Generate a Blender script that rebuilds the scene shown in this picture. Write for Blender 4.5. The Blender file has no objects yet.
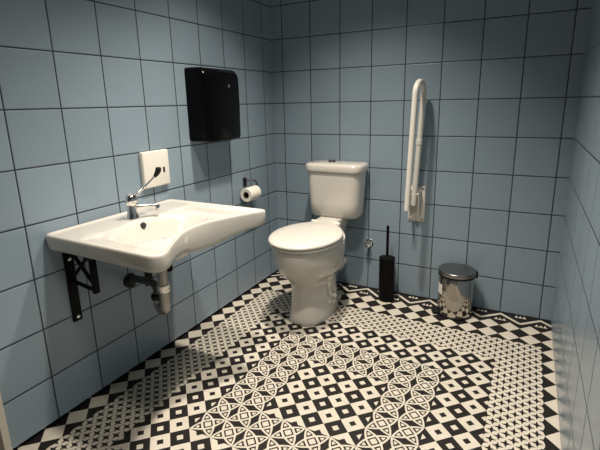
import bpy, bmesh, math, random
from mathutils import Vector, Matrix
random.seed(4)
SC = bpy.context.scene
COL = SC.collection
PI = math.pi

# ------------------------------------------------------------------ node helpers
class X:
    """a tiny expression builder: every operation adds one Math node"""
    nt = None
    def __init__(s, v): s.v = v
    @staticmethod
    def op(name, *a, clamp=False):
        n = X.nt.nodes.new('ShaderNodeMath'); n.operation = name; n.use_clamp = clamp
        for k, q in enumerate(a):
            q = q.v if isinstance(q, X) else q
            if isinstance(q, (int, float)): n.inputs[k].default_value = q
            else: X.nt.links.new(q, n.inputs[k])
        return X(n.outputs[0])
    def __add__(s, o): return X.op('ADD', s, o)
    __radd__ = __add__
    def __sub__(s, o): return X.op('SUBTRACT', s, o)
    def __rsub__(s, o): return X.op('SUBTRACT', o, s)
    def __mul__(s, o): return X.op('MULTIPLY', s, o)
    __rmul__ = __mul__
    def __truediv__(s, o): return X.op('DIVIDE', s, o)
    def __lt__(s, o): return X.op('LESS_THAN', s, o)
    def __gt__(s, o): return X.op('GREATER_THAN', s, o)
def xabs(a): return X.op('ABSOLUTE', a)
def xmin(a, b): return X.op('MINIMUM', a, b)
def xmax(a, b): return X.op('MAXIMUM', a, b)
def xfloor(a): return X.op('FLOOR', a)
def xround(a): return X.op('FLOOR', a + 0.5)
def xor(a, b): return X.op('MAXIMUM', a, b)
def xand(a, b): return X.op('MULTIPLY', a, b)
def xnot(a): return 1 - a
def mix(m, a, b): return a + m * (b - a) if isinstance(a, X) else (m * (b - a) + a)

def material(name, rgb, rough=.4, metal=0., coat=0., noise=0., nscale=60., bump=0., spec=.5):
    m = bpy.data.materials.new(name); m.use_nodes = True
    nt = m.node_tree; b = nt.nodes['Principled BSDF']
    b.inputs['Base Color'].default_value = (*rgb, 1)
    b.inputs['Roughness'].default_value = rough
    b.inputs['Metallic'].default_value = metal
    b.inputs['Coat Weight'].default_value = coat; b.inputs['Specular IOR Level'].default_value = spec
    b.inputs['Coat Roughness'].default_value = .08
    tc = nt.nodes.new('ShaderNodeTexCoord')
    nz = nt.nodes.new('ShaderNodeTexNoise'); nz.inputs['Scale'].default_value = nscale
    nz.inputs['Detail'].default_value = 4
    nt.links.new(tc.outputs['Object'], nz.inputs['Vector'])
    if noise:
        mx = nt.nodes.new('ShaderNodeMix'); mx.data_type = 'RGBA'
        nt.links.new(nz.outputs['Fac'], mx.inputs['Factor'])
        mx.inputs['A'].default_value = (*[c * (1 - noise) for c in rgb], 1)
        mx.inputs['B'].default_value = (*[min(1, c * (1 + noise)) for c in rgb], 1)
        nt.links.new(mx.outputs['Result'], b.inputs['Base Color'])
    if bump:
        bp = nt.nodes.new('ShaderNodeBump'); bp.inputs['Strength'].default_value = bump
        bp.inputs['Distance'].default_value = .002
        nt.links.new(nz.outputs['Fac'], bp.inputs['Height'])
        nt.links.new(bp.outputs['Normal'], b.inputs['Normal'])
    return m

TILE = (.242, .318, .385); GROUT = (.012, .018, .028)
def wall_tiles(name, axis, off, sign, rough=.32, wav=.15):
    m = bpy.data.materials.new(name); m.use_nodes = True
    nt = m.node_tree; X.nt = nt; b = nt.nodes['Principled BSDF']
    tc = nt.nodes.new('ShaderNodeTexCoord'); sp = nt.nodes.new('ShaderNodeSeparateXYZ')
    nt.links.new(tc.outputs['Object'], sp.inputs[0])
    a = (X(sp.outputs[axis]) * sign - off) / .2
    h = X(sp.outputs[2]) / .2
    da = xabs(a - xround(a)); dh = xabs(h - xround(h))
    d = xmin(da, dh) * .2
    g = d < .0025
    edge = X.op('MULTIPLY', d, 1 / .006, clamp=True)
    cmb = nt.nodes.new('ShaderNodeCombineXYZ')
    nt.links.new(xfloor(a).v, cmb.inputs[0]); nt.links.new(xfloor(h).v, cmb.inputs[1])
    wn = nt.nodes.new('ShaderNodeTexWhiteNoise'); wn.noise_dimensions = '3D'
    nt.links.new(cmb.outputs[0], wn.inputs['Vector'])
    nz = nt.nodes.new('ShaderNodeTexNoise'); nz.inputs['Scale'].default_value = 5; nz.inputs['Detail'].default_value = 5
    nt.links.new(tc.outputs['Object'], nz.inputs['Vector'])
    f = X(wn.outputs['Value']) * .45 + X(nz.outputs['Fac']) * .55
    mx = nt.nodes.new('ShaderNodeMix'); mx.data_type = 'RGBA'
    nt.links.new(f.v, mx.inputs['Factor'])
    mx.inputs['A'].default_value = (*[c * .9 for c in TILE], 1); mx.inputs['B'].default_value = (*[c * 1.1 for c in TILE], 1)
    m2 = nt.nodes.new('ShaderNodeMix'); m2.data_type = 'RGBA'
    nt.links.new(g.v, m2.inputs['Factor']); nt.links.new(mx.outputs['Result'], m2.inputs['A'])
    m2.inputs['B'].default_value = (*GROUT, 1)
    nt.links.new(m2.outputs['Result'], b.inputs['Base Color'])
    nt.links.new((g * .4 + rough).v, b.inputs['Roughness'])
    n2 = nt.nodes.new('ShaderNodeTexNoise'); n2.inputs['Scale'].default_value = 9; n2.inputs['Detail'].default_value = 2
    nt.links.new(tc.outputs['Object'], n2.inputs['Vector'])
    bp = nt.nodes.new('ShaderNodeBump'); bp.inputs['Strength'].default_value = .5; bp.inputs['Distance'].default_value = .004
    nt.links.new((edge + X(n2.outputs['Fac']) * wav * 4).v, bp.inputs['Height'])
    nt.links.new(bp.outputs['Normal'], b.inputs['Normal'])
    return m

def floor_tiles():
    m = bpy.data.materials.new('patterned_floor_tiles'); m.use_nodes = True
    nt = m.node_tree; X.nt = nt; b = nt.nodes['Principled BSDF']
    tc = nt.nodes.new('ShaderNodeTexCoord'); sp = nt.nodes.new('ShaderNodeSeparateXYZ')
    nt.links.new(tc.outputs['Object'], sp.inputs[0])
    u = (X(sp.outputs[0]) - .038) / .1
    v = (X(sp.outputs[1]) * -1 - .0612) / .1
    i = xround(u); j = xround(v); fx = u - i; fy = v - j
    ax, ay = xabs(fx), xabs(fy)
    dist = xmax(xabs(i - 8.5), xabs(j - 10.5))
    # diamonds: the tile quartered by its diagonals, small squares on the edge middles
    side = ax > ay
    ex = (.5 - ax) + ay; ey = (.5 - ay) + ax
    inner = xor(ex < .158, ey < .158)
    diam = xnot(side) + inner - 2 * (xnot(side) * inner)           # 1 = cream
    # plain checker border: cream diamond in the tile, dark corners
    chk = (ax + ay) < .5
    # basket weave of small dark stars
    p = (u + v) * 2 + .5; q = (u - v) * 2 + .5
    tp = xabs(p - xround(p)); tq = xabs(q - xround(q))
    star = xmax(tp, tq) < (xmin(tp, tq) * .5 + .205)
    bask = xnot(star)
    # flowers: two crossing pointed ovals on the diagonals
    s = fx + fy; t = fx - fy
    As, At = xabs(s), xabs(t)
    def oval(L, w):
        d = .36 * (1 - L * L) - w
        body = d > 0
        ring = xand(body, d < .085)
        tri = xand(xand(L > .37, L < .80), d > .115)
        core = xand(xand(L > .47, L < .66), d > .175)
        arm = xand(tri, xnot(core))
        return body, ring, arm
    b1, r1, a1 = oval(As, At); b2, r2, a2 = oval(At, As)
    sq = xmax(As, At)
    cring = xand(sq > .165, sq < .245)
    dark = xor(xor(xand(a1, xnot(r2)), xand(a2, xnot(r1))), cring)
    flow = xand(xor(b1, b2), xnot(dark))
    # zigzag ribbon with small crowns, along the back
    w2 = (u - .5) / 2
    tri = xabs(w2 - xround(w2)) * 2          # 0 at peaks (towards the wall), 1 at troughs
    ln = xabs(v - (tri * .86 - .40))
    rib = ln < .115
    def crown(cx, cy):
        du = xabs(cx); dv = v - cy
        spike = xabs(X.op('FRACT', (cx + .5) * 5) - .5)
        return xand(xand(du < .30, dv < .10), dv > (spike * .55 - .18))
    dup_ = (w2 - xround(w2)) * 2
    w3 = w2 + .5
    dlow = (w3 - xround(w3)) * 2
    cr = xor(crown(dup_, .30), crown(dlow, -.36))
    zig = xor(rib, cr)
    val = diam
    val = mix(xand(dist > 2, dist < 4), val, flow)
    val = mix(xand(dist > 6, dist < 8), val, bask)
    val = mix(dist > 8, val, chk)
    val = mix(j < .5, val, zig)
    joint = (.5 - xmax(ax, ay)) < .006
    nz = nt.nodes.new('ShaderNodeTexNoise'); nz.inputs['Scale'].default_value = 14; nz.inputs['Detail'].default_value = 6
    nt.links.new(tc.outputs['Object'], nz.inputs['Vector'])
    fac = X.op('MULTIPLY', val * (1 - joint * .35), X(nz.outputs['Fac']) * .35 + .80, clamp=True)
    mx = nt.nodes.new('ShaderNodeMix'); mx.data_type = 'RGBA'
    nt.links.new(fac.v, mx.inputs['Factor'])
    mx.inputs['A'].default_value = (.013, .0105, .0095, 1); mx.inputs['B'].default_value = (.61, .57, .49, 1)
    nt.links.new(mx.outputs['Result'], b.inputs['Base Color'])
    b.inputs['Roughness'].default_value = .5; b.inputs['Specular IOR Level'].default_value = .3
    return m

# ------------------------------------------------------------------ mesh helpers
def link(name, bm, mat, root=None, parent=None, smooth=True, angle=40):
    """ONE mesh object; vertices given in room coordinates, stored relative to the thing's base"""
    if root is not None:
        bmesh.ops.translate(bm, verts=bm.verts, vec=-root.location)
    bmesh.ops.recalc_face_normals(bm, faces=bm.faces)
    me = bpy.data.meshes.new(name); bm.to_mesh(me); bm.free()
    o = bpy.data.objects.new(name, me); COL.objects.link(o)
    me.materials.append(mat)
    if smooth:
        me.shade_smooth(); me.set_sharp_from_angle(angle=math.radians(angle))
    if parent is not None: o.parent = parent
    elif root is not None: o.parent = root
    return o
def thing(name, label, cat, loc, group=None):
    o = bpy.data.objects.new(name, None); COL.objects.link(o)
    o.empty_display_size = .05
    o.location = loc; o['label'] = label; o['category'] = cat
    if group: o['group'] = group
    return o
def box(bm, x0, x1, y0, y1, z0, z1, bev=0, seg=2, M=None):
    r = bmesh.ops.create_cube(bm, size=1)
    vs = r['verts']
    for w in vs:
        w.co = Vector(((x0 + x1) / 2 + w.co.x * (x1 - x0), (y0 + y1) / 2 + w.co.y * (y1 - y0), (z0 + z1) / 2 + w.co.z * (z1 - z0)))
    if bev:
        es = list({e for w in vs for e in w.link_edges})
        r = bmesh.ops.bevel(bm, geom=es, offset=bev, segments=seg, profile=.5, affect='EDGES')
        vs = list({w for f in r['faces'] for w in f.verts} | {w for w in vs if w.is_valid})
    if M is not None:
        for w in vs: w.co = M @ w.co
    return vs
def loft(bm, rings, cap0=True, cap1=True, closed=True):
    L = [[bm.verts.new(p) for p in r] for r in rings]
    n = len(L[0])
    for a, b in zip(L, L[1:]):
        for k in range(n if closed else n - 1):
            k2 = (k + 1) % n
            bm.faces.new((a[k], a[k2], b[k2], b[k]))
    if cap0: bm.faces.new(list(reversed(L[0])))
    if cap1: bm.faces.new(L[-1])
    return L
def lathe(bm, prof, c=(0, 0, 0), M=None, n=40, cap=True):
    """prof: (radius, height) pairs about +Z at c; M optional rotation"""
    rings = []
    for r, z in prof:
        ring = []
        for k in range(n):
            a = 2 * PI * k / n
            p = Vector((max(r, 1e-4) * math.cos(a), max(r, 1e-4) * math.sin(a), z))
            if M is not None: p = M @ p
            ring.append(p + Vector(c))
        rings.append(ring)
    loft(bm, rings, cap, cap)
def tube(bm, pts, rad, n=16, rads=None):
    P = [Vector(p) for p in pts]; rings = []
    up = None
    for k, p in enumerate(P):
        d = (P[min(k + 1, len(P) - 1)] - P[max(k - 1, 0)]).normalized()
        if up is None:
            up = Vector((0, 0, 1)) if abs(d.z) < .9 else Vector((1, 0, 0))
        a = (up - d * up.dot(d)).normalized(); up = a
        b = d.cross(a)
        r = rads[k] if rads else rad
        rings.append([p + (a * math.cos(2 * PI * q / n) + b * math.sin(2 * PI * q / n)) * r for q in range(n)])
    loft(bm, rings)
def arc(c, e1, e2, r, a0, a1, n):
    c, e1, e2 = Vector(c), Vector(e1), Vector(e2)
    return [c + (e1 * math.cos(a0 + (a1 - a0) * k / n) + e2 * math.sin(a0 + (a1 - a0) * k / n)) * r for k in range(n + 1)]
def towards(d): return Vector(d).normalized().to_track_quat('Z', 'Y').to_matrix()
def bezier(p0, p1, p2, p3, n):
    p0, p1, p2, p3 = map(Vector, (p0, p1, p2, p3))
    return [p0 * (1 - t) ** 3 + 3 * p1 * t * (1 - t) ** 2 + 3 * p2 * t * t * (1 - t) + p3 * t ** 3 for t in [k / n for k in range(n + 1)]]

# ------------------------------------------------------------------ materials
CERAMIC = material('white_glazed_ceramic', (.595, .575, .53), .16, coat=.5)
SEATM = material('white_seat_plastic', (.66, .64, .59), .28)
WHITE_MET = material('white_enamelled_steel', (.75, .73, .67), .3)
WHITE_PL = material('white_plastic', (.76, .74, .68), .35)
WHITE_PAINT = material('white_painted_wood', (.62, .58, .5), .5, noise=.06)
CHROME = material('chrome', (.78, .77, .75), .12, metal=1)
STEEL = material('polished_steel', (.47, .445, .41), .09, metal=1, noise=.04, nscale=30)
GREYPIPE = material('dull_chrome_pipe', (.42, .40, .38), .32, metal=.85, noise=.15, nscale=25)
DARKPIPE = material('tarnished_pipe', (.12, .115, .11), .35, metal=.8, noise=.15, nscale=25)
LIDM = material('steel_lid_dark_reflection', (.30, .29, .28), .28, metal=1, noise=.04)  # darker copy of the steel, reflection of the dark wall put into the colour
BLACK = material('matt_black_metal', (.004, .004, .0045), .45, spec=.1)
BLACKG = material('black_gloss_plastic', (.002, .002, .0024), .18, spec=.10)
BLACKP = material('black_plastic', (.008, .008, .008), .5, spec=.3)
PAPER = material('tissue_paper', (.82, .79, .73), .9, noise=.05, bump=.3)
CARD = material('brown_cardboard', (.10, .075, .05), .9, noise=.1)
SLOT = material('dark_hole', (.01, .01, .01), .8)
CEIL = material('ceiling_paint', (.75, .74, .72), .9, noise=.03)
DOORM = material('dark_stained_door', (.02, .017, .015), .5, noise=.2, nscale=20)
STICK = material('white_paper_sticker', (.75, .73, .68), .6)

W = 1.7375
H = 2.45
YF = -3.05
# ------------------------------------------------------------------ room
def struct(name, bm, mat, smooth=False):
    o = link(name, bm, mat, smooth=smooth); o['kind'] = 'structure'; return o
b = bmesh.new(); box(b, -.16, W + .12, YF - .12, .12, -.08, 0); struct('floor', b, floor_tiles())
b = bmesh.new(); box(b, -.16, W + .12, YF - .12, .12, H, H + .08); struct('ceiling', b, CEIL)
b = bmesh.new(); box(b, -.12, W + .12, 0, .12, 0, H); struct('wall_back', b, wall_tiles('blue_tiles_back', 0, .0812, 1))
b = bmesh.new(); box(b, W, W + .12, YF, 0, 0, H); struct('wall_right', b, wall_tiles('blue_tiles_right', 1, .13, -1, .24, .3))
b = bmesh.new(); box(b, -.12, W + .12, YF - .12, YF, 0, H); struct('wall_front', b, wall_tiles('blue_tiles_front', 0, .0812, 1))
b = bmesh.new()
box(b, -.12, 0, -1.888, 0, .017, H)
box(b, -.12, 0, YF, -1.888, 2.1, H); box(b, -.12, 0, YF, -2.82, 0, 2.1)
struct('wall_left', b, wall_tiles('blue_tiles_left', 1, .1097, -1))
b = bmesh.new(); box(b, -.12, -.028, -1.888, 0, 0, .017); struct('dark_recess_left', b, BLACKP)  # recessed gap under the wall tiles, its shade put in as black
b = bmesh.new()
box(b, -.12, .004, -1.912, -1.888, 0, 2.1, .002); box(b, -.12, .004, -2.82, -2.796, 0, 2.1, .002); box(b, -.12, .004, -2.796, -1.912, 2.076, 2.1, .002)
struct('trim_1', b, WHITE_PAINT)
b = bmesh.new(); box(b, -.11, -.07, -2.796, -1.912, .004, 2.076); d1 = struct('door_1', b, DOORM)
b = bmesh.new(); lathe(b, [(.024, 0), (.024, .008), (.01, .01), (.01, .05)], (-.07, -2.70, 1.0), towards((1, 0, 0)), 20)
tube(b, [(-.025, -2.70, 1.0), (-.02, -2.66, 1.0), (-.02, -2.58, 1.0)], .009, 12)
h = link('door_handle', b, CHROME); h.parent = d1

# ------------------------------------------------------------------ washbasin
RIM = .757
def basin_outline():
    P = []
    def fil(c, r, a0, a1, n=8):
        for k in range(n + 1):
            a = a0 + (a1 - a0) * k / n; P.append((c[0] + r * math.cos(a), c[1] + r * math.sin(a)))
    P.append((.002, -1.30))
    fil((.022, -1.636), .02, PI, 1.5 * PI, 4)
    for x in (.12, .22, .32, .42): P.append((x, -1.656 - .01 * x))
    fil((.532, -1.625), .038, -PI / 2, 0.0, 8)
    P += [tuple(p)[:2] for p in bezier((.569, -1.615, 0), (.552, -1.585, 0), (.502, -1.505, 0), (.468, -1.435, 0), 8)]
    P += [tuple(p)[:2] for p in bezier((.468, -1.435, 0), (.438, -1.372, 0), (.440, -1.310, 0), (.460, -1.255, 0), 8)][1:]
    P += [tuple(p)[:2] for p in bezier((.460, -1.255, 0), (.478, -1.207, 0), (.510, -1.145, 0), (.556, -1.055, 0), 8)][1:]
    fil((.543, -1.035), .022, -.5, PI / 2, 6)
    for x in (.44, .34, .24, .14): P.append((x, -1.012))
    fil((.022, -1.032), .02, PI / 2, PI, 4)
    return P
def resample(P, c, n):
    """radius of outline P seen from c, in n directions (star shaped)"""
    out = []
    for k in range(n):
        a = 2 * PI * k / n; d = (math.cos(a), math.sin(a)); best = None
        for (x0, y0), (x1, y1) in zip(P, P[1:] + P[:1]):
            ex, ey = x1 - x0, y1 - y0; den = d[0] * ey - d[1] * ex
            if abs(den) < 1e-9: continue
            qx, qy = x0 - c[0], y0 - c[1]
            t = (qx * ey - qy * ex) / den; s = (qx * d[1] - qy * d[0]) / den
            if t > 0 and -1e-6 <= s <= 1 + 1e-6 and (best is None or t > best): best = t
        out.append(best)
    return out
def sstep(a, b_, x):
    t = max(0., min(1., (x - a) / (b_ - a))); return t * t * (3 - 2 * t)
bc = (.27, -1.345)
NA = 192
rr = resample(basin_outline(), bc, NA)
def top_z(x, y, edge):
    e = math.hypot((x - .295) / (.140 if x > .295 else .135), (y + 1.362) / (.235 if y > -1.362 else .225))
    z = RIM - .006 * sstep(.010, .024, edge)
    z -= .003 * sstep(0, .2, x - .1) * sstep(.010, .05, edge)
    z -= .125 * (1 - sstep(.40, 1.03, e)) * sstep(.008, .05, edge)
    # low moulded steps running out from the bowl over the two shelves
    z -= .004 * sstep(.03, .038, edge) * sstep(.17, .18, x) * sstep(1.0, 1.04, e)
    for yy in (-1.165, -1.565):
        z -= .006 * math.exp(-((y - yy) / .028) ** 2) * sstep(.03, .09, edge) * sstep(.14, .2, x)
    return z
wb = thing('washbasin', 'large white ceramic washbasin with a curved front on the left tiled wall', 'washbasin', (0, -1.345, .757))
b = bmesh.new()
def bring(f, zf):
    r_ = []
    for k in range(NA):
        a = 2 * PI * k / NA; r = f(rr[k], a)
        x, y = bc[0] + r * math.cos(a), bc[1] + r * math.sin(a)
        r_.append(Vector((x, y, zf(x, y, rr[k] - r))))
    return r_
def low_edge(x, y):
    return .697 - .050 * math.exp(-((y + 1.30) / .15) ** 2) * sstep(.25, .40, x)
rings = []
def under_z(x, y, e):
    q = math.hypot((x - .29) / .20, (y + 1.362) / .27)
    return min(low_edge(x, y) + .004, .70 - .10 * (1 - sstep(.25, 1.0, q)))
for fr in (.04, .2, .4, .6, .75, .86):
    rings.append(bring(lambda r, a, fr=fr: r * fr, under_z))
rings.append(bring(lambda r, a: r - .030, lambda x, y, e: low_edge(x, y) + .004))
rings.append(bring(lambda r, a: r - .012, lambda x, y, e: low_edge(x, y)))
rings.append(bring(lambda r, a: r - .006, lambda x, y, e: low_edge(x, y) + .004))
rings.append(bring(lambda r, a: r - .002, lambda x, y, e: low_edge(x, y) + .02))
rings.append(bring(lambda r, a: r, lambda x, y, e: RIM - .010))
rings.append(bring(lambda r, a: r - .002, lambda x, y, e: RIM - .003))
rings.append(bring(lambda r, a: r - .006, lambda x, y, e: RIM))
for dd in (.011, .015, .019, .024, .032):
    rings.append(bring(lambda r, a, dd=dd: r - dd, top_z))
for k in range(1, 26):
    fr = 1 - k / 26
    rings.append(bring(lambda r, a, fr=fr: (r - .032) * fr, top_z))
loft(b, rings)
link('basin', b, CERAMIC, wb, angle=70)
b = bmesh.new(); lathe(b, [(.002, .003), (.017, .003), (.021, .001), (.021, -.02)], (.30, -1.36, .642), n=24); link('drain', b, CHROME, wb)
b = bmesh.new(); lathe(b, [(.012, -.01), (.012, .0035), (.001, .0035)], (.181, -1.352, .7315), towards((.85, 0, .55)), 18); link('overflow_hole', b, SLOT, wb)

# faucet
fb = Vector((.118, -1.345, .7505))
fa = thing('faucet', 'chrome mixer tap with a long lever on the back of the white washbasin', 'tap', fb)
b = bmesh.new(); lathe(b, [(.027, 0), (.027, .006), (.024, .012), (.020, .030), (.0185, .06)], fb, n=28); link('body', b, CHROME, fa)
b = bmesh.new(); lathe(b, [(.018, .058), (.022, .062), (.0245, .072), (.0245, .084), (.021, .096), (.013, .104), (.004, .107)], fb, n=28); cp = link('cap', b, CHROME, fa)
sd = Vector((.60, .80, 0)).normalized()
b = bmesh.new()
p0 = fb + Vector((0, 0, .045))
tube(b, [p0, p0 + sd * .03 + Vector((0, 0, .004)), p0 + sd * .07 + Vector((0, 0, .003)), p0 + sd * .10 + Vector((0, 0, -.004))], .011, 16, [.013, .010, .0085, .008])
lathe(b, [(.009, 0), (.0095, .006), (.0095, .024), (.007, .027)], p0 + sd * .10 + Vector((0, 0, -.022)), n=20)
link('spout', b, CHROME, fa)
b = bmesh.new()
tube(b, [fb + Vector((0, 0, .094)), fb + Vector((.012, .03, .104)), fb + Vector((.028, .070, .136)), fb + Vector((.040, .105, .166))], .004, 12, [.0065, .0055, .005, .005])
lv = link('lever', b, CHROME, fa)
b = bmesh.new()
tube(b, bezier(fb + Vector((.038, .100, .161)), fb + Vector((.043, .114, .174)), fb + Vector((.046, .120, .186)), fb + Vector((.046, .120, .200)), 8), .009, 14, [.006, .008, .0095, .0105, .0115, .012, .012, .0115, .009])
link('grip', b, BLACKP, fa, parent=lv)

# trap under the basin
tr = thing('drain_trap', 'dull metal drain trap and pipe beneath the white washbasin', 'pipe', (.27, -1.345, .37))
tx, ty = .275, -1.368
b = bmesh.new(); lathe(b, [(.030, .599), (.030, .580), (.024, .572), (.019, .568), (.019, .46)], (tx, ty, 0), n=24); link('tailpipe', b, GREYPIPE, tr)
b = bmesh.new(); lathe(b, [(.019, .50), (.026, .495), (.026, .468), (.022, .462)], (tx, ty, 0), n=24); link('nut', b, CHROME, tr)
b = bmesh.new()
pts = [(tx, ty, .472), (tx, ty, .405)] + arc((tx - .030, ty + .009, .405), (.96, -.28, 0), (0, 0, -1), .0313, 0, PI, 14) + [(tx - .060, ty + .018, .425)]
tube(b, pts, .0205, 20); link('trap_bend', b, GREYPIPE, tr)
b = bmesh.new(); lathe(b, [(.021, .412), (.026, .416), (.026, .432), (.021, .437)], (tx - .060, ty + .018, 0), n=24); link('nut', b, BLACKP, tr)
b = bmesh.new()
q = Vector((tx - .060, ty + .018, .43))
tube(b, [q, q + Vector((0, 0, .02))] + bezier(q + Vector((0, 0, .02)), q + Vector((0, 0, .04)), q + Vector((-.015, .006, .045)), q + Vector((-.04, .012, .045)), 8)[1:] + [(.06, -1.318, .462), (.002, -1.306, .440)], .016, 18)
link('outlet_pipe', b, DARKPIPE, tr)
b = bmesh.new(); lathe(b, [(.034, 0), (.034, .006), (.026, .014), (.018, .016)], (0.0005, -1.306, .440), towards((1, -.1, .3)), 28); link('wall_flange', b, BLACKP, tr)

# folding brackets
def bracket(y, label):
    t = thing('wall_bracket', label, 'bracket', (0, y, .38), 'black brackets carrying the washbasin')
    b = bmesh.new(); box(b, .0005, .009, y - .019, y + .019, .374, .690, .002); link('wall_bar', b, BLACK, t)
    b = bmesh.new(); box(b, .009, .46 if y < -1.3 else .154, y - .013, y + .013, .672, .690, .002); link('support_arm', b, BLACK, t)
    b = bmesh.new(); box(b, .136, .154, y - .011, y + .011, .520 if y < -1.3 else .470, .672, .002); link('front_bar', b, BLACK, t)
    def bar(p, q, w):
        p, q = Vector(p), Vector(q); b = bmesh.new()
        Mx = Matrix.Translation((p + q) / 2) @ towards(q - p).to_4x4()
        box(b, -w / 2, w / 2, -.004, .004, -(q - p).length / 2, (q - p).length / 2, M=Mx)
        link('brace', b, BLACK, t)
    bar((.006, y, .545), (.145, y, .530), .014)
    bar((.012, y + .006, .672), (.143, y + .006, .535), .012)
    bar((.138, y - .006, .672), (.010, y - .006, .548), .012)
    for z in (.392, .635):
        b = bmesh.new(); lathe(b, [(.0075, 0), (.0075, .003), (.004, .005)], (.009, y, z), towards((1, 0, 0)), 14); o = link('screw', b, CHROME, t); o['label'] = 'bright screw head'
bracket(-1.575, 'black steel bracket under the near end of the washbasin, long wall bar showing')
bracket(-1.20, 'black steel bracket under the far end of the washbasin, mostly behind it')

# dispenser box
sb = thing('soap_dispenser', 'white plastic wall box with a small slot above the washbasin tap', 'dispenser', (0, -1.099, .836))
b = bmesh.new(); box(b, 0, .024, -1.178, -1.020, .836, 1.002, .006, 3); link('housing', b, WHITE_PL, sb)
b = bmesh.new(); box(b, .0235, .0252, -1.063, -1.051, .896, .922, .0005); link('slot', b, SLOT, sb)

# paper towel dispenser
td = thing('paper_towel_dispenser', 'glossy black paper towel dispenser on the left wall above the washbasin', 'dispenser', (0, -.695, 1.02))
prof = [(0, 1.02), (.118, 1.02), (.1225, 1.03), (.1265, 1.20), (.125, 1.31)] + [(.070 + .055 * math.cos(a), 1.328 + .055 * math.sin(a)) for a in [PI / 2 * k / 8 for k in range(0, 9)]] + [(0, 1.383)]
b = bmesh.new(); y0, y1 = -.838, -.553
ys = [(y0, .012), (y0 + .004, .004), (y0 + .012, 0), (y1 - .012, 0), (y1 - .004, .004), (y1, .012)]
def inset(P, d):
    return [(max(0, x - d if x > .01 else x), 1.2 + (z - 1.2) * (1 - d / .18)) for x, z in P]
loft(b, [[(x, yy, z) for x, z in inset(prof, dd)] for yy, dd in ys])
link('housing', b, BLACKG, td, angle=35)
b = bmesh.new(); lathe(b, [(.008, 0), (.008, .002), (.005, .003)], (.1255, -.65, 1.295), towards((1, 0, .05)), 18); link('lock', b, CHROME, td)
b = bmesh.new(); box(b, .02, .10, -.79, -.60, 1.0165, 1.0205); link('paper_slot', b, SLOT, td)

# toilet roll holder and roll
th = thing('toilet_roll_holder', 'dark toilet roll holder fixed to the left wall tiles', 'holder', (0, -.40, .73))
b = bmesh.new(); box(b, 0, .012, -.395, -.368, .705, .758, .003); link('wall_plate', b, BLACKP, th)
b = bmesh.new(); tube(b, [(.01, -.378, .745), (.035, -.378, .745), (.05, -.365, .742), (.052, -.335, .735), (.052, -.318, .715), (.052, -.318, .690), (.052, -.33, .679), (.052, -.36, .679), (.052, -.452, .679)], .0045, 12); link('arm', b, DARKPIPE, th)
tp = thing('toilet_roll', 'white toilet paper roll on the dark holder beside the toilet', 'toilet roll', (.052, -.389, .6635))
MY = towards((0, -1, 0))
cy = (.052, -.335, .6635)
b = bmesh.new(); lathe(b, [(.0205, .002), (.040, 0), (.042, .002), (.042, .106), (.040, .108), (.0205, .107), (.0205, .002)], cy, MY, 40, False)
link('paper', b, PAPER, tp)
b = bmesh.new(); lathe(b, [(.0205, .001), (.0205, .1075), (.0190, .1075), (.0190, .001), (.0205, .001)], cy, MY, 28, False); link('cardboard_core', b, CARD, tp)

# ------------------------------------------------------------------ toilet
TX = .503
to = thing('toilet', 'white ceramic close-coupled toilet with closed lid against the back wall', 'toilet', (TX, -.40, 0))
def egg(yf, yb, hw, z, n=56, sq=2.0, tail=.72, fq=2.1):
    """plan ring: rounded front at yf, squarer back at yb"""
    L = yb - yf; ym = yf + L * .52
    r = []
    for k in range(n):
        a = 2 * PI * k / n; c, s = math.cos(a), math.sin(a)
        if s < 0:
            x = hw * math.copysign(abs(c) ** (2 / fq), c); y = ym + (ym - yf) * -abs(s) ** (2 / fq)
        else:
            x = hw * math.copysign(abs(c) ** (2 / (2 + sq)), c); y = ym + (yb - ym) * abs(s) ** (2 / (2 + sq))
            x *= 1 - (1 - tail) * ((y - ym) / (yb - ym)) ** 1.6
        r.append(Vector((TX + x, y, z)))
    return r
def prism(x0, x1, y0, y1, z, r, n=6):
    R_ = []
    for cx, cy_, a in ((x1 - r, y1 - r, 0), (x0 + r, y1 - r, PI / 2), (x0 + r, y0 + r, PI), (x1 - r, y0 + r, 1.5 * PI)):
        for k in range(n + 1): R_.append(Vector((cx + r * math.cos(a + PI / 2 * k / n), cy_ + r * math.sin(a + PI / 2 * k / n), z)))
    return R_
b = bmesh.new()
loft(b, [egg(-.640, -.20, .116, 0, tail=.5, fq=2.7), egg(-.644, -.20, .117, .006, tail=.5, fq=2.7), egg(-.643, -.20, .114, .03, tail=.48, fq=2.6),
         egg(-.635, -.20, .106, .09, tail=.42, fq=2.5), egg(-.628, -.20, .102, .16, tail=.4, fq=2.4), egg(-.632, -.20, .106, .21, tail=.4, fq=2.3, sq=1.2), egg(-.645, -.19, .118, .243, tail=.4, sq=1),
         egg(-.672, -.18, .140, .268, tail=.38, sq=.8), egg(-.706, -.18, .163, .30, tail=.36, sq=.6), egg(-.732, -.18, .178, .34, tail=.36, sq=.5), egg(-.748, -.18, .185, .385, tail=.37, sq=.5), egg(-.756, -.18, .188, .43, tail=.38, sq=.5),
         egg(-.758, -.18, .188, .455, tail=.4, sq=.5), egg(-.755, -.18, .186, .463, tail=.4, sq=.5)])
link('bowl', b, CERAMIC, to, angle=60)
b = bmesh.new()
loft(b, [prism(TX - .035, TX + .035, -.34, -.17, .11, .03), prism(TX - .04, TX + .04, -.32, -.15, .22, .035), prism(TX - .052, TX + .052, -.31, -.11, .36, .04), prism(TX - .066, TX + .066, -.30, -.08, .44, .035), prism(TX - .073, TX + .073, -.295, -.05, .485, .03), prism(TX - .072, TX + .072, -.28, -.05, .507, .03)])
link('cistern_ledge', b, CERAMIC, to, angle=60)
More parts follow.
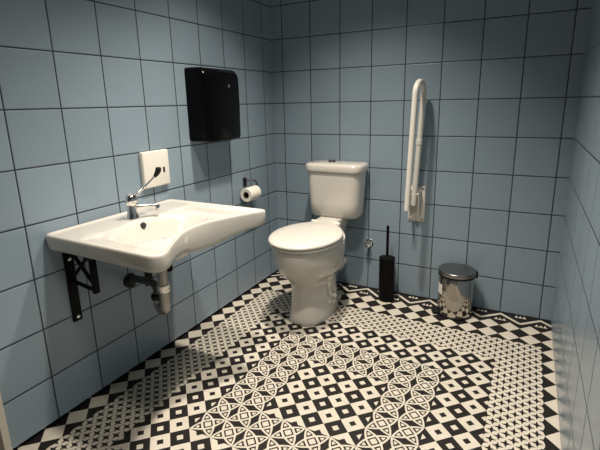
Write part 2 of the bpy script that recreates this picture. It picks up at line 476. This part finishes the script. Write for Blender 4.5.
for s in (-1, 1):
    b = bmesh.new(); box(b, TX + s * .070 - .018, TX + s * .070 + .018, -.42, -.23, 0.0, .034, .008, 3)
    link('floor_flange', b, CERAMIC, to)
# seat ring and lid
b = bmesh.new()
loft(b, [egg(-.762, -.285, .190, .465, tail=.60, sq=.9), egg(-.768, -.282, .192, .469, tail=.60, sq=.9), egg(-.768, -.282, .192, .477, tail=.60, sq=.9), egg(-.764, -.285, .189, .480, tail=.60, sq=.9)])
link('seat', b, SEATM, to, angle=60)
b = bmesh.new()
loft(b, [egg(-.768, -.275, .190, .4825, tail=.60, sq=.9), egg(-.774, -.272, .195, .486, tail=.60, sq=.9), egg(-.774, -.272, .195, .494, tail=.60, sq=.9), egg(-.770, -.275, .192, .500, tail=.60, sq=.9), egg(-.755, -.285, .180, .5045, tail=.60, sq=.9),
         egg(-.70, -.31, .14, .5085, tail=.60, sq=.9), egg(-.60, -.40, .06, .5105, tail=.60, sq=.9)])
link('lid', b, SEATM, to, angle=60)
for s in (-1, 1):
    b = bmesh.new(); lathe(b, [(.011, -.022), (.012, -.02), (.012, .02), (.011, .022)], (TX + s * .07, -.272, .496), towards((1, 0, 0)), 16)
    lathe(b, [(.013, 0), (.012, .02)], (TX + s * .07, -.272, .47), n=16)
    link('hinge', b, WHITE_PL, to)
# cistern
b = bmesh.new()
CX = .505
loft(b, [prism(CX - .150, CX + .150, -.180, -.022, .507, .05), prism(CX - .160, CX + .160, -.190, -.02, .518, .055), prism(CX - .165, CX + .165, -.194, -.018, .60, .055),
         prism(CX - .171, CX + .171, -.198, -.017, .72, .055), prism(CX - .175, CX + .175, -.199, -.016, .788, .055)])
ci = link('cistern', b, CERAMIC, to, angle=60)
b = bmesh.new()
loft(b, [prism(CX - .172, CX + .172, -.196, -.014, .788, .05), prism(CX - .184, CX + .184, -.208, -.008, .792, .058), prism(CX - .186, CX + .186, -.210, -.008, .800, .058), prism(CX - .186, CX + .186, -.210, -.008, .824, .058), prism(CX - .182, CX + .182, -.206, -.010, .834, .055), prism(CX - .172, CX + .172, -.196, -.014, .839, .05), prism(CX - .10, CX + .10, -.14, -.06, .842, .03)])
cl = link('cistern_lid', b, CERAMIC, to, angle=60)
b = bmesh.new(); lathe(b, [(.023, -.001), (.023, .005), (.020, .011), (.019, .010), (.001, .0105)], (.472, -.102, .8415), n=28); fbn = link('flush_button', b, DARKPIPE, to, parent=cl); fbn['label'] = 'chrome flush button'
b = bmesh.new()
tube(b, [(TX, -.21, .17), (TX, -.12, .17), (TX, -.004, .165)], .032, 28)
lathe(b, [(.032, 0), (.044, .003), (.044, .018), (.032, .022)], (TX, -.105, .17), towards((0, 1, 0)), 28)
link('waste_pipe', b, WHITE_PL, to)

# stop valve beside the toilet
sv = thing('stop_valve', 'small round chrome stop valve on the back wall right of the toilet', 'valve', (.689, 0, .315))
b = bmesh.new(); lathe(b, [(.026, 0.0005), (.026, .004), (.018, .010), (.010, .012)], (.689, 0, .315), towards((0, -1, 0)), 28); link('escutcheon', b, CHROME, sv)
b = bmesh.new(); lathe(b, [(.010, .008), (.010, .03), (.019, .032), (.020, .036), (.019, .05), (.014, .053)], (.689, 0, .315), towards((0, -1, 0)), 20); link('knob', b, CHROME, sv)

# ------------------------------------------------------------------ grab rail
gr = thing('grab_rail', 'white fold-up grab rail raised against the back wall right of the toilet', 'grab rail', (.978, 0, .49))
b = bmesh.new(); box(b, .930, 1.028, -.006, -.0005, .492, .706, .002); link('wall_plate', b, WHITE_MET, gr)
b = bmesh.new()
for s in (-1, 1): box(b, .978 + s * .026 - .003, .978 + s * .026 + .003, -.075, -.006, .53, .69, .0015)
link('pivot_bracket', b, WHITE_MET, gr)
b = bmesh.new(); tube(b, [(.944, -.05, .665), (1.012, -.05, .665)], .008, 14); link('pivot_pin', b, GREYPIPE, gr)
A0, A1 = Vector((.972, -.050, .60)), Vector((1.003, -.058, 1.235))
B0, B1 = Vector((.966, -.190, .600)), Vector((.986, -.182, 1.235))
cm = (A1 + B1) / 2; e1 = (A1 - B1).normalized(); rad = (A1 - B1).length / 2
b = bmesh.new()
tube(b, [A0, A0.lerp(A1, .5), A1] + arc(cm, e1, Vector((.02, 0, 1)).normalized(), rad, 0.12, PI - .12, 16) + [B1, B0.lerp(B1, .5), B0], .0155, 20)
link('rail_tube', b, WHITE_MET, gr)
b = bmesh.new(); lathe(b, [(.016, 0), (.0185, .002), (.0185, .028), (.016, .03)], A0.lerp(A1, .56), towards(A1 - A0), 20); link('collar', b, WHITE_MET, gr)
for dx, dz in ((-.036, .505), (.036, .505), (-.012, .695), (.036, .695)):
    b = bmesh.new(); lathe(b, [(.0075, 0), (.007, .003), (.004, .005)], (.979 + dx, -.006, dz), towards((0, -1, 0)), 14); o = link('screw', b, GREYPIPE, gr); o['label'] = 'dark screw head'

# ------------------------------------------------------------------ toilet brush
bx, by = .842, -.120
bh = thing('toilet_brush_holder', 'black cylindrical toilet brush holder on the floor by the back wall', 'brush holder', (bx, by, 0))
b = bmesh.new(); lathe(b, [(.044, 0), (.047, .002), (.047, .268), (.0485, .270), (.0485, .276), (.044, .276), (.043, .27), (.043, .012), (.001, .010)], (bx, by, 0), n=40); link('canister', b, BLACK, bh)
tb = thing('toilet_brush', 'black toilet brush handle sticking up out of its round holder', 'toilet brush', (bx, by, .02))
b = bmesh.new(); lathe(b, [(.0425, .272), (.0425, .277), (.039, .279), (.016, .281), (.012, .286)], (bx, by, 0), n=36); link('cap', b, BLACK, tb)
b = bmesh.new(); lathe(b, [(.0085, .13), (.0085, .47), (.007, .476), (.002, .478)], (bx, by, 0), n=20); link('handle', b, BLACK, tb)
b = bmesh.new(); lathe(b, [(.005, .035), (.025, .04), (.033, .06), (.033, .115), (.02, .135), (.006, .138)], (bx, by, 0), n=24); link('bristles', b, BLACKP, tb)

# ------------------------------------------------------------------ pedal bin
kx, ky = 1.247, -.125
pb = thing('pedal_bin', 'round polished steel pedal bin on the floor by the back wall', 'bin', (kx, ky, 0))
b = bmesh.new(); lathe(b, [(.093, 0), (.096, .002), (.097, .012), (.0935, .016)], (kx, ky, 0), n=48); link('base_ring', b, BLACKP, pb)
b = bmesh.new(); lathe(b, [(.0935, .012), (.094, .016), (.094, .236), (.0925, .240)], (kx, ky, 0), n=56); link('body', b, STEEL, pb)
b = bmesh.new(); lathe(b, [(.096, .236), (.1005, .238), (.1005, .249), (.096, .2505)], (kx, ky, 0), n=56); link('rim', b, BLACKP, pb)
b = bmesh.new(); lathe(b, [(.101, .2495), (.1025, .252), (.1022, .264), (.100, .270), (.096, .2715), (.0925, .2695), (.088, .2695), (.04, .2715), (.001, .272)], (kx, ky, 0), n=56); link('lid', b, LIDM, pb, angle=60)
pa = math.radians(203)
Mz = Matrix.Translation((kx, ky, 0)) @ Matrix.Rotation(pa, 4, 'Z')
b = bmesh.new(); box(b, .088, .128, -.026, .026, .010, .018, .003, 2, M=Mz); link('pedal', b, BLACKP, pb)
b = bmesh.new(); Mh = Matrix.Translation((kx, ky, 0)) @ Matrix.Rotation(math.radians(23), 4, 'Z'); box(b, .094, .112, -.022, .022, .225, .262, .004, 2, M=Mh); link('hinge', b, BLACKP, pb)
b = bmesh.new()
n = 8; a0, a1 = math.radians(196), math.radians(228)
loft(b, [[Vector((kx + r * math.cos(a0 + (a1 - a0) * k / n), ky + r * math.sin(a0 + (a1 - a0) * k / n), z)) for k in range(n + 1)] for r, z in ((.0941, .13), (.0946, .13), (.0946, .19), (.0941, .19))], False, False, False)
o = link('sticker', b, STICK, pb); o['label'] = 'white paper sticker'

# ------------------------------------------------------------------ light
def spot(x, y, e, size, blend, col=(1, .89, .755), r=.035, aim=None):
    L = bpy.data.lights.new('downlight_or_fill_lamp', 'SPOT'); L.energy = e; L.spot_size = math.radians(size); L.spot_blend = blend
    L.color = col; L.shadow_soft_size = r
    o = bpy.data.objects.new('downlight_or_fill_lamp', L); COL.objects.link(o); o.location = (x, y, H - .02)
    return o
spot(.74, -.86, 190, 99, 1., r=.05)
spot(.90, -1.45, 138, 103, 1., r=.05)
spot(1.2, -2.0, 75, 102, 1., r=.12)  # added fill lamp, softens the shadows under the washbasin
wd = bpy.data.worlds.new('World'); SC.world = wd; wd.use_nodes = True
wd.node_tree.nodes['Background'].inputs[0].default_value = (.5, .55, .6, 1); wd.node_tree.nodes['Background'].inputs[1].default_value = .03

# ------------------------------------------------------------------ camera
cd = bpy.data.cameras.new('camera'); cam = bpy.data.objects.new('camera', cd); COL.objects.link(cam); SC.camera = cam
R = Vector((0.88510630, 0.46489397, -0.02145757)); U = Vector((-0.09136440, 0.21878738, 0.97148579)); F = Vector((-0.45633253, 0.85790773, -0.23612485))
cam.matrix_world = Matrix(((R.x, U.x, -F.x, 1.534855), (R.y, U.y, -F.y, -2.536901), (R.z, U.z, -F.z, 1.202916), (0, 0, 0, 1)))
cd.sensor_width = 36; cd.sensor_fit = 'HORIZONTAL'; cd.lens = 36 * 428.8946 / 600; cd.shift_y = -18.27096 / 600; cd.clip_start = .02

vs = SC.view_settings
vs.view_transform = 'Standard'; vs.look = 'None'; vs.gamma = 1; vs.use_curve_mapping = False; vs.exposure = 0
